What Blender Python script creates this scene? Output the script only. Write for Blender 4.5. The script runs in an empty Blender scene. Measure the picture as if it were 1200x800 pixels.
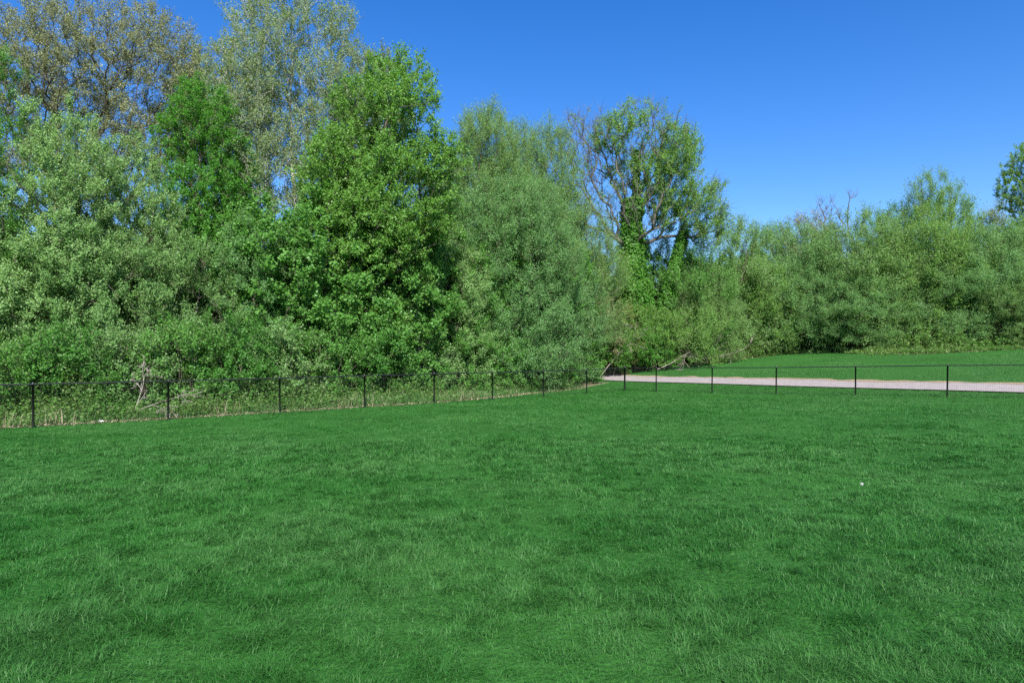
import bpy, math, random
import numpy as np
from mathutils import Vector

# ------------------------------------------------------------------ camera, sky, sun, exposure
sc = bpy.context.scene
COL = sc.collection
R = math.radians
cam = bpy.data.cameras.new("camera"); cam.sensor_width = 36; cam.lens = 24
cam.shift_y = 25 / 1200
cam.clip_start = 0.05; cam.clip_end = 3000
camo = bpy.data.objects.new("camera", cam); COL.objects.link(camo)
camo.location = (0, 0, 1.63); camo.rotation_euler = (R(90), 0, 0)
sc.camera = camo

SUN_EL, SUN_AZ = 44, 172          # azimuth clockwise from +Y (the view direction)
w = bpy.data.worlds.new("World"); sc.world = w; w.use_nodes = True
nt = w.node_tree; nt.nodes.clear()
out = nt.nodes.new("ShaderNodeOutputWorld"); bg = nt.nodes.new("ShaderNodeBackground")
sky = nt.nodes.new("ShaderNodeTexSky"); sky.sky_type = 'NISHITA'; sky.sun_disc = False
sky.sun_elevation = R(SUN_EL); sky.sun_rotation = R(SUN_AZ)
sky.altitude = 0; sky.air_density = 1.0; sky.dust_density = 0.4; sky.ozone_density = 3.0
hsv = nt.nodes.new("ShaderNodeHueSaturation")
hsv.inputs['Hue'].default_value = 0.513; hsv.inputs['Saturation'].default_value = 1.38; hsv.inputs['Value'].default_value = 1.0
nt.links.new(sky.outputs[0], hsv.inputs['Color']); nt.links.new(hsv.outputs[0], bg.inputs[0])
bg.inputs[1].default_value = 0.085
nt.links.new(bg.outputs[0], out.inputs[0])
sd = bpy.data.lights.new("sun", 'SUN'); sd.energy = 4.6; sd.angle = R(0.53); sd.color = (1, .96, .90)
so = bpy.data.objects.new("sun", sd); COL.objects.link(so)
az, el = R(SUN_AZ), R(SUN_EL)
sdir = Vector((math.sin(az) * math.cos(el), math.cos(az) * math.cos(el), math.sin(el)))
so.rotation_euler = sdir.to_track_quat('Z', 'Y').to_euler(); so.location = (0, -20, 40)
sc.view_settings.view_transform = 'Standard'; sc.view_settings.look = 'None'
sc.view_settings.exposure = 1.3; sc.view_settings.gamma = 1
cy = sc.cycles
cy.use_denoising = False; cy.max_bounces = 9; cy.diffuse_bounces = 8; cy.transmission_bounces = 8; cy.glossy_bounces = 2
cy.use_adaptive_sampling = True; cy.adaptive_threshold = 0.02

# ------------------------------------------------------------------ helpers
F = 800.0
def grp(o, label=None, cat=None, group=None, kind=None):
    if label: o['label'] = label
    if cat: o['category'] = cat
    if group: o['group'] = group
    if kind: o['kind'] = kind
    return o

def mesh_np(name, verts, faces, mat, attrs=None, smooth=False):
    """verts (n,3); faces (m,k) constant k; attrs {name: per-face floats}"""
    me = bpy.data.meshes.new(name)
    verts = np.asarray(verts, np.float32); faces = np.asarray(faces, np.int32)
    m, k = faces.shape
    me.vertices.add(len(verts)); me.vertices.foreach_set("co", verts.ravel())
    me.loops.add(m * k); me.loops.foreach_set("vertex_index", faces.ravel())
    me.polygons.add(m); me.polygons.foreach_set("loop_start", np.arange(m, dtype=np.int32) * k)
    me.polygons.foreach_set("loop_total", np.full(m, k, np.int32))
    if smooth: me.polygons.foreach_set("use_smooth", np.ones(m, bool))
    for an, av in (attrs or {}).items():
        a = me.attributes.new(an, 'FLOAT', 'FACE'); a.data.foreach_set("value", np.asarray(av, np.float32))
    me.update(calc_edges=True)
    if mat: me.materials.append(mat)
    return me

def link(name, me, parent=None, loc=None):
    o = bpy.data.objects.new(name, me); COL.objects.link(o)
    if parent is not None: o.parent = parent
    if loc is not None: o.location = loc
    return o

def norm(v): return v / np.maximum(np.linalg.norm(v, axis=-1, keepdims=True), 1e-9)

def tubes(A, B, ra, rb, k):
    """tapered prisms for segments A->B"""
    A = np.asarray(A, float); B = np.asarray(B, float); n = len(A)
    d = norm(B - A); ref = np.where(np.abs(d[:, 2:3]) > .9, [[1., 0, 0]], [[0, 0, 1.]])
    u = norm(np.cross(d, ref)); v = np.cross(d, u)
    an = np.arange(k) * 2 * np.pi / k
    ring = np.cos(an)[None, :, None] * u[:, None] + np.sin(an)[None, :, None] * v[:, None]
    V = np.concatenate([A[:, None] + ring * np.asarray(ra).reshape(-1, 1, 1), B[:, None] + ring * np.asarray(rb).reshape(-1, 1, 1)], 1)
    i = np.arange(k); j = (i + 1) % k
    f = np.stack([i, j, j + k, i + k], 1)
    Fc = (np.arange(n) * 2 * k)[:, None, None] + f[None]
    return V.reshape(-1, 3), Fc.reshape(-1, 4)

def vnoise(x, y, scale, seed):
    r = np.random.default_rng(seed); g = r.random((128, 128))
    x = np.asarray(x) / scale + 1000; y = np.asarray(y) / scale + 1000
    xi = np.floor(x).astype(int); yi = np.floor(y).astype(int); fx = x - xi; fy = y - yi
    fx = fx * fx * (3 - 2 * fx); fy = fy * fy * (3 - 2 * fy)
    G = lambda a, b: g[a % 128, b % 128]
    return (G(xi, yi) * (1 - fx) + G(xi + 1, yi) * fx) * (1 - fy) + (G(xi, yi + 1) * (1 - fx) + G(xi + 1, yi + 1) * fx) * fy

def sstep(a, b, x):
    t = np.clip((np.asarray(x, float) - a) / (b - a), 0, 1); return t * t * (3 - 2 * t)

# fence plan: the two runs meet at a corner
CX, CY = 5.87, 35.6
LD = np.array([0.750, 0.661]); LN = np.array([-0.661, 0.750])
RD = np.array([0.739, -0.674]); RN = np.array([0.674, 0.739])
def d_left(x, y): return (x - CX) * LN[0] + (y - CY) * LN[1]
def s_left(x, y): return -((x - CX) * LD[0] + (y - CY) * LD[1])     # metres back from the corner
def d_right(x, y): return (x - CX) * RN[0] + (y - CY) * RN[1]
def t_right(x, y): return (x - CX) * RD[0] + (y - CY) * RD[1]
def ground_z(x, y):
    x = np.asarray(x, float); y = np.asarray(y, float)
    d = d_right(x, y)
    ramp = 0.5 * (d + np.sqrt(d * d + 1.0)) - 0.02
    ramp = np.where(d < -8, 0, ramp * sstep(-8, 0, d))
    ramp = 0.1 * np.where(ramp < 22, ramp, 22 + 8 * (1 - np.exp(-(ramp - 22) / 8)))
    xt = 60 * np.tanh(x / 60)
    z = 0.0139 * xt + 0.03 + ramp
    z = z + 0.10 * (vnoise(x, y, 9, 3) - .5) * sstep(2, 12, np.hypot(x, y)) * (1 - .5 * sstep(-1, 2, d))
    return z
def base(px, Z):
    X = (px - 600) / F * Z
    return np.array([X, Z, float(ground_z(X, Z))])
def height_for(ytop, Z, b): return 1.63 + (425 - ytop) * Z / F - b[2]

# ------------------------------------------------------------------ materials
def new_mat(name):
    m = bpy.data.materials.new(name); m.use_nodes = True; t = m.node_tree; t.nodes.clear()
    o = t.nodes.new("ShaderNodeOutputMaterial")
    def N(ty, **kw):
        n = t.nodes.new(ty)
        for k_, v_ in kw.items(): setattr(n, k_, v_)
        return n
    return m, t, o, N
def c4(c): return (c[0], c[1], c[2], 1)
def mixc(t, N, fac, a, b):
    n = N("ShaderNodeMix", data_type='RGBA')
    if isinstance(fac, (int, float)): n.inputs[0].default_value = fac
    else: t.links.new(fac, n.inputs[0])
    for s, v in ((6, a), (7, b)):
        if isinstance(v, tuple): n.inputs[s].default_value = c4(v)
        else: t.links.new(v, n.inputs[s])
    return n.outputs[2]

def leaf_mat(name, dark, light, under, trans=0.35, rough=.5, spec=.3, tcol=None):
    m, t, o, N = new_mat(name)
    at = N("ShaderNodeAttribute", attribute_name='tint')
    c = mixc(t, N, at.outputs['Fac'], dark, light)
    ge = N("ShaderNodeNewGeometry")
    c2 = mixc(t, N, ge.outputs['Backfacing'], c, under)
    p = N("ShaderNodeBsdfPrincipled"); p.inputs['Roughness'].default_value = rough
    p.inputs['Specular IOR Level'].default_value = spec
    t.links.new(c2, p.inputs['Base Color'])
    tr = N("ShaderNodeBsdfTranslucent")
    tc = mixc(t, N, 0.5, c, tcol or (light[0] * 1.3, light[1] * 1.5, light[2] * .7))
    t.links.new(tc, tr.inputs[0])
    mx = N("ShaderNodeMixShader"); mx.inputs[0].default_value = trans
    t.links.new(p.outputs[0], mx.inputs[1]); t.links.new(tr.outputs[0], mx.inputs[2])
    t.links.new(mx.outputs[0], o.inputs[0])
    return m

def bark_mat(name, a, b, scale=6):
    m, t, o, N = new_mat(name)
    tc = N("ShaderNodeTexCoord"); mp = N("ShaderNodeMapping"); mp.inputs['Scale'].default_value = (1, 1, .25)
    n = N("ShaderNodeTexNoise"); n.inputs['Scale'].default_value = scale; n.inputs['Detail'].default_value = 6
    t.links.new(tc.outputs['Object'], mp.inputs[0]); t.links.new(mp.outputs[0], n.inputs['Vector'])
    rp = N("ShaderNodeMapRange"); rp.inputs[1].default_value = .35; rp.inputs[2].default_value = .65
    t.links.new(n.outputs[0], rp.inputs[0])
    p = N("ShaderNodeBsdfPrincipled"); p.inputs['Roughness'].default_value = .9
    t.links.new(mixc(t, N, rp.outputs[0], a, b), p.inputs['Base Color'])
    bp = N("ShaderNodeBump"); bp.inputs['Strength'].default_value = .6; bp.inputs['Distance'].default_value = .03
    t.links.new(n.outputs[0], bp.inputs['Height']); t.links.new(bp.outputs[0], p.inputs['Normal'])
    t.links.new(p.outputs[0], o.inputs[0])
    return m

M_MAPLE = leaf_mat("maple leaf", (0.084, 0.211, 0.024), (0.150, 0.310, 0.054), (0.204, 0.339, 0.108), trans=.42)
M_BRIGHT = leaf_mat("bright leaf", (.055, .19, .020), (.095, .27, .035), (.12, .27, .06), trans=.45)
M_PALE = leaf_mat("pale poplar leaf", (0.102, 0.222, 0.054), (0.180, 0.322, 0.102), (0.264, 0.374, 0.180), trans=.42)
M_TALL = leaf_mat("tall poplar leaf", (.13, .195, .07), (.21, .285, .13), (.30, .36, .21), trans=.42)
M_SILVER = leaf_mat("silver poplar leaf", (0.132, 0.263, 0.066), (0.228, 0.374, 0.132), (0.336, 0.456, 0.216), trans=.40)
M_MID = leaf_mat("mid green leaf", (0.066, 0.199, 0.026), (0.120, 0.281, 0.054), (0.156, 0.292, 0.084), trans=.42)
M_DARK = leaf_mat("dark shrub leaf", (0.050, 0.152, 0.019), (0.072, 0.222, 0.034), (0.096, 0.222, 0.054), trans=.40)
M_WILLOW = leaf_mat("willow leaf", (.115, .235, .06), (.185, .315, .095), (.22, .33, .13), trans=.48)
M_FAR = leaf_mat("pale willow leaf", (.105, .24, .068), (.175, .325, .11), (.21, .33, .14), trans=.48)
M_BLUEISH = leaf_mat("grey green leaf", (.10, .235, .068), (.16, .315, .105), (.2, .33, .14), trans=.48)
M_OLIVE = leaf_mat("olive young leaf", (0.144, 0.199, 0.048), (0.228, 0.275, 0.084), (0.264, 0.292, 0.108), trans=.42)
M_BROWN = leaf_mat("budding catkin", (.175, .205, .085), (.265, .295, .14), (.28, .3, .17), trans=.40, tcol=(.26, .30, .12))
M_RUST = leaf_mat("reddish brown leaf", (0.156, 0.164, 0.072), (0.240, 0.234, 0.108), (0.264, 0.257, 0.144), trans=.3)
M_IVY = leaf_mat("ivy leaf", (.045, .155, .014), (.095, .24, .032), (.11, .24, .05), trans=.42)
M_YOUNG = leaf_mat("yellow green leaf", (.115, .24, .045), (.175, .32, .07), (.21, .32, .1), trans=.48)
M_WEED = leaf_mat("weed leaf", (.05, .15, .022), (.135, .24, .06), (0.192, 0.257, 0.096), trans=.40)
M_BARK = bark_mat("grey brown bark", (.05, .038, .028), (.12, .095, .075))
M_BARKD = bark_mat("dark bark", (.03, .024, .018), (.075, .06, .045))
M_BARKG = bark_mat("grey bark", (.05, .046, .036), (.125, .115, .095))
M_BARKW = bark_mat("pale bark", (.20, .19, .165), (.40, .385, .34), 3)
M_BARKR = bark_mat("reddish twig bark", (.13, .09, .075), (.24, .18, .155))
M_DEAD = bark_mat("weathered dead wood", (.13, .105, .09), (.29, .25, .215))

def grass_mat(name, cols):
    m, t, o, N = new_mat(name)
    at = N("ShaderNodeAttribute", attribute_name='tint')
    ge = N("ShaderNodeNewGeometry")
    n1 = N("ShaderNodeTexNoise"); n1.inputs['Scale'].default_value = .35; n1.inputs['Detail'].default_value = 4
    t.links.new(ge.outputs['Position'], n1.inputs['Vector'])
    rp = N("ShaderNodeMapRange"); rp.inputs[1].default_value = .35; rp.inputs[2].default_value = .65
    t.links.new(n1.outputs[0], rp.inputs[0])
    base_ = mixc(t, N, rp.outputs[0], cols[0], cols[1])
    c = mixc(t, N, at.outputs['Fac'], base_, cols[2])
    p = N("ShaderNodeBsdfPrincipled"); p.inputs['Roughness'].default_value = .5; p.inputs['Specular IOR Level'].default_value = .22
    t.links.new(c, p.inputs['Base Color'])
    tr = N("ShaderNodeBsdfTranslucent"); t.links.new(c, tr.inputs[0])
    mx = N("ShaderNodeMixShader"); mx.inputs[0].default_value = .35
    t.links.new(p.outputs[0], mx.inputs[1]); t.links.new(tr.outputs[0], mx.inputs[2]); t.links.new(mx.outputs[0], o.inputs[0])
    return m
M_GRASS = grass_mat("lawn grass", ((.018, .107, .0115), (.032, .142, .020), (.09, .212, .06)))
M_TUFT = grass_mat("bank grass", ((.04, .14, .025), (.065, .185, .04), (.16, .25, .10)))
M_STRAW = leaf_mat("dry straw", (.17, .125, .075), (.34, .27, .185), (.3, .24, .16), trans=.15)

def ground_mat():
    m, t, o, N = new_mat("ground")
    ge = N("ShaderNodeNewGeometry")
    at = N("ShaderNodeAttribute", attribute_name='wood')
    n0 = N("ShaderNodeTexNoise"); n0.inputs['Scale'].default_value = 2.2; n0.inputs['Detail'].default_value = 6
    n1 = N("ShaderNodeTexNoise"); n1.inputs['Scale'].default_value = .35; n1.inputs['Detail'].default_value = 4
    n2 = N("ShaderNodeTexNoise"); n2.inputs['Scale'].default_value = 22; n2.inputs['Detail'].default_value = 5
    for n in (n0, n1, n2): t.links.new(ge.outputs['Position'], n.inputs['Vector'])
    def rng_(sock, a, b):
        r = N("ShaderNodeMapRange"); r.inputs[1].default_value = a; r.inputs[2].default_value = b
        t.links.new(sock, r.inputs[0]); return r.outputs[0]
    lawn = mixc(t, N, rng_(n1.outputs[0], .35, .65), (.015, .070, .009), (.022, .090, .013))
    lawn = mixc(t, N, rng_(n2.outputs[0], .45, .75), lawn, (.032, .11, .022))
    lit = mixc(t, N, rng_(n2.outputs[0], .4, .62), (.09, .065, .045), (.30, .23, .165))
    lit = mixc(t, N, rng_(n0.outputs[0], .5, .62), lit, (.05, .10, .03))
    ad = N("ShaderNodeMath", operation='ADD'); t.links.new(at.outputs['Fac'], ad.inputs[0])
    sb = N("ShaderNodeMath", operation='MULTIPLY_ADD'); t.links.new(n0.outputs[0], sb.inputs[0]); sb.inputs[1].default_value = .9; sb.inputs[2].default_value = -.45
    t.links.new(sb.outputs[0], ad.inputs[1])
    c = mixc(t, N, rng_(ad.outputs[0], .4, .6), lawn, lit)
    p = N("ShaderNodeBsdfPrincipled"); p.inputs['Roughness'].default_value = .95; p.inputs['Specular IOR Level'].default_value = .1
    t.links.new(c, p.inputs['Base Color'])
    bp = N("ShaderNodeBump"); bp.inputs['Strength'].default_value = .8; bp.inputs['Distance'].default_value = .05
    t.links.new(n2.outputs[0], bp.inputs['Height']); t.links.new(bp.outputs[0], p.inputs['Normal'])
    t.links.new(p.outputs[0], o.inputs[0])
    return m

# ------------------------------------------------------------------ ground
def edge_left(s): return 0.35 + 3.3 * sstep(12, 1, s)       # how far the mown grass reaches past the fence
def bank_edge(t): return 19.0 + 1.2 * np.sin(t * .5) - 7.5 * sstep(2, -6, t)
def wood_mask(x, y):
    dl = d_left(x, y); s = s_left(x, y); dr = d_right(x, y); t = t_right(x, y)
    a = sstep(-.35, .35, dl - edge_left(s)) * np.where(dr < 3.5, 1, 0)
    b = sstep(-.6, .8, dr - bank_edge(t))
    c = np.where((t < -5) & (dl > 3) , 1, 0)
    return np.maximum(np.maximum(a, b), c)
def axis(fine0, fine1, step, far0, far1):
    a = list(np.arange(fine0, fine1 + 1e-6, step)); g = step
    while a[-1] < far1: g *= 1.25; a.append(a[-1] + g)
    g = step
    while a[0] > far0: g *= 1.25; a.insert(0, a[0] - g)
    return np.array(a)
xs = axis(-32, 44, .4, -500, 500); ys = axis(-4, 66, .4, -120, 900)
gx, gy = np.meshgrid(xs, ys); nx, ny = len(xs), len(ys)
gv = np.stack([gx, gy, ground_z(gx, gy)], -1).reshape(-1, 3)
ii, jj = np.meshgrid(np.arange(nx - 1), np.arange(ny - 1)); q = (jj * nx + ii).ravel()
gf = np.stack([q, q + 1, q + nx + 1, q + nx], 1)
gme = mesh_np("ground", gv, gf, ground_mat(), smooth=True)
a = gme.attributes.new("wood", 'FLOAT', 'POINT'); a.data.foreach_set("value", wood_mask(gx, gy).ravel().astype(np.float32))
grp(link("ground", gme), kind='structure')

# path: a pale ribbon between the fence and the bank
def path_near(t): return 3.5 - .115 * t + .02 * np.maximum(0, -t) ** 2
def strip(name, o0, o1, lift, mat, seed=None, wob=0.0, ta=-9, tb=34, nw=5):
    T = np.linspace(ta, tb, 220); Wd = np.linspace(0, 1, nw); V = []
    r0 = (vnoise(T, T * 0, .9, seed or 1) - .5) * wob; r1 = (vnoise(T, T * 0 + 5, .7, (seed or 1) + 1) - .5) * wob
    for j, u in enumerate(Wd):
        d = path_near(T) + (o0 + r0) * (1 - u) + (o1 + r1) * u
        x = CX + RD[0] * T + RN[0] * d; y = CY + RD[1] * T + RN[1] * d
        V.append(np.stack([x, y, ground_z(x, y) + lift], 1))
    V = np.stack(V, 1).reshape(-1, 3); n = len(T)
    i, j = np.meshgrid(np.arange(n - 1), np.arange(nw - 1), indexing='ij'); q = (i * nw + j).ravel()
    return link(name, mesh_np(name, V, np.stack([q, q + nw, q + nw + 1, q + 1], 1), mat, smooth=True))
def noise_mat(name, a_, b_, scale, rough=.9, bump=.3):
    m, t, o, N = new_mat(name); ge = N("ShaderNodeNewGeometry")
    n = N("ShaderNodeTexNoise"); n.inputs['Scale'].default_value = scale; n.inputs['Detail'].default_value = 8; n.inputs['Roughness'].default_value = .7
    t.links.new(ge.outputs['Position'], n.inputs['Vector'])
    r = N("ShaderNodeMapRange"); r.inputs[1].default_value = .35; r.inputs[2].default_value = .65; t.links.new(n.outputs[0], r.inputs[0])
    p = N("ShaderNodeBsdfPrincipled"); p.inputs['Roughness'].default_value = rough
    t.links.new(mixc(t, N, r.outputs[0], a_, b_), p.inputs['Base Color'])
    bp = N("ShaderNodeBump"); bp.inputs['Strength'].default_value = bump; bp.inputs['Distance'].default_value = .02
    t.links.new(n.outputs[0], bp.inputs['Height']); t.links.new(bp.outputs[0], p.inputs['Normal'])
    t.links.new(p.outputs[0], o.inputs[0]); return m
grp(strip("path", .0, 2.3, .05, noise_mat("path gravel", (.185, .16, .155), (.275, .24, .23), 5)), kind='structure')
grp(strip("path_verge", 2.15, 2.6, .056, noise_mat("dry verge", (.12, .085, .05), (.30, .22, .14), 9, bump=.8), seed=21, wob=.5), kind='structure')

# ------------------------------------------------------------------ grass (nobody could count it)
def blades(rng, x, y, h, wd, lean, segs, tint, swirl=0.0):
    n = len(x); z = ground_z(x, y) - .01
    a_ = rng.random(n) * 2 * np.pi
    if swirl > 0:
        fl = vnoise(x, y, .22, 51) * 9 + vnoise(x, y, .8, 52) * 9
        a_ = np.where(rng.random(n) < swirl, fl + rng.normal(0, .7, n), a_)
    L = np.stack([np.cos(a_), np.sin(a_), 0 * a_], 1)
    b_ = a_ + np.pi / 2 + rng.normal(0, .5, n); Wv = np.stack([np.cos(b_), np.sin(b_), 0 * b_], 1) * (wd / 2)[:, None]
    P = np.stack([x, y, z], 1); up = np.array([0, 0, 1.])
    def at(t): return P + L * (lean * h * t ** 1.8)[:, None] + up * (h * (t - .42 * np.minimum(lean, 1.3) * t ** 2.4))[:, None]
    o = np.ones(n); tip = at(o)
    if segs == 1:
        V = np.stack([P - Wv, P + Wv, tip], 1); f = np.array([[0, 1, 2]])
    elif segs == 2:
        mid = at(o * .6)
        V = np.stack([P - Wv, P + Wv, mid + Wv * .8, mid - Wv * .8, tip], 1); f = np.array([[0, 1, 2], [0, 2, 3], [3, 2, 4]])
    else:
        m1 = at(o * .42); m2 = at(o * .75)
        V = np.stack([P - Wv, P + Wv, m1 + Wv * .9, m1 - Wv * .9, m2 + Wv * .65, m2 - Wv * .65, tip], 1)
        f = np.array([[0, 1, 2], [0, 2, 3], [3, 2, 4], [3, 4, 5], [5, 4, 6]])
    k = V.shape[1]
    Fc = (np.arange(n) * k)[:, None, None] + f[None]
    return V.reshape(-1, 3), Fc.reshape(-1, 3), np.repeat(tint, len(f))
def join_np(parts):
    V, Fc, T, off = [], [], [], 0
    for v, f, t in parts:
        V.append(v); Fc.append(f + off); T.append(t); off += len(v)
    return np.concatenate(V), np.concatenate(Fc), np.concatenate(T)

rng = np.random.default_rng(11)
def sample_lawn(z0, z1, n):
    # density falls with distance, the blades grow wider to match
    zz = np.linspace(z0, z1, 4000); pdf = rho(zz) * (1.7 * zz + 13.0); cdf = np.cumsum(pdf); tot = cdf[-1] * (zz[1] - zz[0]); cdf /= cdf[-1]
    n = int(tot) if n is None else n
    y = np.interp(rng.random(n), cdf, zz); x = (rng.random(n) - .5) * (1.7 * y + 13.0)
    return x, y
def rho(Z): return np.clip(11500 * (3.6 / np.maximum(Z, 1)) ** 1.5, 350, 11500)
parts = []
for z0, z1, segs in ((.8, 8, 3), (8, 14, 2), (14, 42, 1)):
    x, y = sample_lawn(z0, z1, None)
    ok = (d_left(x, y) < edge_left(s_left(x, y)) - .1 + .5 * (vnoise(x, y, .6, 8) - .5)) & (d_right(x, y) < path_near(t_right(x, y)) + .03 + .3 * np.maximum(0, vnoise(x, y, .7, 88) - .5))
    clump = vnoise(x, y, .16, 4) * .45 + vnoise(x, y, .42, 5) * .4 + vnoise(x, y, 1.3, 6) * .3 + vnoise(x, y, 4, 7) * .25   # mean .7
    clump = np.clip((clump - .7) * 2.1 + .5, 0, 1)
    ok &= rng.random(len(x)) < .45 + .9 * clump
    x, y, clump = x[ok], y[ok], clump[ok]; n = len(x); Zd = np.hypot(x, y)
    long_ = rng.random(n) < .06
    h = (.024 + .050 * clump + .025 * rng.random(n)) * np.where(long_, 1.55, 1)
    tall = np.exp(-(d_right(x, y) / .12) ** 2) + np.exp(-(d_left(x, y) / .12) ** 2)
    h *= 1 + .7 * np.clip(tall, 0, 1)
    wd = .0030 * np.maximum(1, (np.maximum(Zd, 2) / 3.6)) ** .8 * rng.uniform(.6, 1.35, n)
    lean = np.clip(rng.gamma(3.6, .31, n), .05, 2.0)
    patch = vnoise(x, y, .7, 9) * .35 + vnoise(x, y, 2.2, 19) * .35 + vnoise(x, y, 6.5, 10) * .3
    tint = np.clip(rng.beta(1.1, 4.5, n) + 1.1 * (patch - .5) + (rng.random(n) < .03) * .6 + long_ * .05, 0, 1)
    parts.append(blades(rng, x, y, h, wd, lean, segs, tint, swirl=.6))
# lawn beyond the path
n = 340000
t_ = rng.uniform(-4, 48, n); d_ = rng.uniform(3, 22, n)
x = CX + RD[0] * t_ + RN[0] * d_; y = CY + RD[1] * t_ + RN[1] * d_
ok = (d_ > path_near(t_) + 2.4) & (d_ < bank_edge(t_) + .5) & (np.abs(x) < .9 * y + 8); x, y = x[ok], y[ok]; n = len(x)
parts.append(blades(rng, x, y, rng.uniform(.03, .07, n) * (.45 + 1.3 * vnoise(x, y, .9, 90)) * (.6 + .8 * vnoise(x, y, 3.1, 91)), rng.uniform(.010, .018, n), np.clip(rng.normal(.5, .3, n), 0, 1.1), 1,
                    np.clip(.34 + rng.beta(1.2, 5, n) + .7 * (vnoise(x, y, 2.4, 9) - .5), 0, 1)))
V, Fc, T = join_np(parts)
print("grass tris", len(Fc))
grp(link("grass", mesh_np("grass", V, Fc, M_GRASS, {'tint': T})), label="mown emerald green lawn grass covering the field inside and beyond the fence", cat="grass", kind='stuff')

# ------------------------------------------------------------------ fence
def black_mat():
    m, t, o, N = new_mat("black vinyl coating"); p = N("ShaderNodeBsdfPrincipled")
    p.inputs['Base Color'].default_value = (.012, .013, .013, 1); p.inputs['Roughness'].default_value = .45
    t.links.new(p.outputs[0], o.inputs[0]); return m
M_BLACK = black_mat()
def interp_inv(px, p0, h0, p1, h1): return F * 1.2 / (h0 + (px - p0) * (h1 - h0) / (p1 - p0))
posts_l = [(px, 960 / (51 - (px - 39) * .0349)) for px in (39, 197, 328, 427, 509, 577, 637, 687.5)]
posts_r = [(px, 960 / (27.2 + (px - 732) * .0259)) for px in (769, 834.5, 909.5, 1002.5, 1110)]
PL = [np.array([(px - 600) / F * Z, Z]) for px, Z in posts_l]
PR = [np.array([(px - 600) / F * Z, Z]) for px, Z in posts_r]
corner = np.array([CX, CY])
dl0 = (PL[1] - PL[0]); PL = [PL[0] - dl0 * 2, PL[0] - dl0] + PL
dr0 = PR[-1] - PR[-2]; PR = PR + [PR[-1] + dr0, PR[-1] + dr0 * 2]
run_l = PL + [corner]; run_r = [corner] + PR
FH = 1.2
fence = bpy.data.objects.new("chain_link_fence", None); COL.objects.link(fence); fence.location = (CX, CY, float(ground_z(CX, CY)))
grp(fence, "waist high black chain link fence with thin posts around the lawn", "fence")
FO = np.array(fence.location)
def lathe(profile, k=12):
    an = np.arange(k) * 2 * np.pi / k; V = []
    for r_, z_ in profile: V.append(np.stack([r_ * np.cos(an), r_ * np.sin(an), 0 * an + z_], 1))
    V = np.concatenate(V); fs = []
    for s in range(len(profile) - 1):
        for i in range(k): fs.append([s * k + i, s * k + (i + 1) % k, (s + 1) * k + (i + 1) % k, (s + 1) * k + i])
    return V, np.array(fs)
pv, pf = lathe([(.031, -.3), (.031, FH - .03), (.036, FH - .03), (.036, FH + .01), (.022, FH + .045), (.001, FH + .055)])
post_me = mesh_np("post", pv, pf, M_BLACK, smooth=False)
pv2 = pv * np.array([1.45, 1.45, 1.02])
post_me2 = mesh_np("corner post", pv2, pf, M_BLACK)
tops = {}
for p in PL + [corner] + PR:
    z = float(ground_z(*p)); o = link("post", post_me2 if p is corner else post_me, fence, Vector((p[0], p[1], z)) - fence.location)
    o.rotation_euler = (random.Random(p[0]).uniform(-.014, .014), random.Random(p[1]).uniform(-.014, .014), 0)
def run_parts(run):
    P = np.array([[p[0], p[1], float(ground_z(*p))] for p in run])
    rl = P + [0, 0, FH - .005]
    V, Fc = tubes(rl[:-1] - FO, rl[1:] - FO, np.full(len(rl) - 1, .021), np.full(len(rl) - 1, .021), 10)
    link("top_rail", mesh_np("top rail", V, Fc, M_BLACK, smooth=True), fence)
    A, B = [], []
    pitch = .07; half = pitch / 2; Hm = FH - .06
    for a_, b_ in zip(P[:-1], P[1:]):
        L = np.linalg.norm((b_ - a_)[:2]); nz = int(L / pitch); rows = int(Hm / half)
        i = np.arange(nz)[:, None]; r_ = np.arange(rows + 1)[None]
        for sgn in (0, 1):
            u = (i + .5 * ((r_ + sgn) % 2)) * pitch / L
            pt = a_[None, None] + (b_ - a_)[None, None] * u[..., None]
            pt = pt + np.stack([0 * u, 0 * u, .04 + r_ * half + 0 * u], -1)
            A.append(pt[:, :-1].reshape(-1, 3)); B.append(pt[:, 1:].reshape(-1, 3))
    A = np.concatenate(A) - FO; B = np.concatenate(B) - FO
    V, Fc = tubes(A, B, np.full(len(A), .0009), np.full(len(A), .0009), 3)
    link("wire_mesh", mesh_np("wire mesh", V, Fc, M_BLACK), fence)
    tw = P + [0, 0, .035]
    V, Fc = tubes(tw[:-1] - FO, tw[1:] - FO, np.full(len(tw) - 1, .003), np.full(len(tw) - 1, .003), 4)
    link("tension_wire", mesh_np("tension wire", V, Fc, M_BLACK), fence)
run_parts(run_l); run_parts(run_r)

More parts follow.
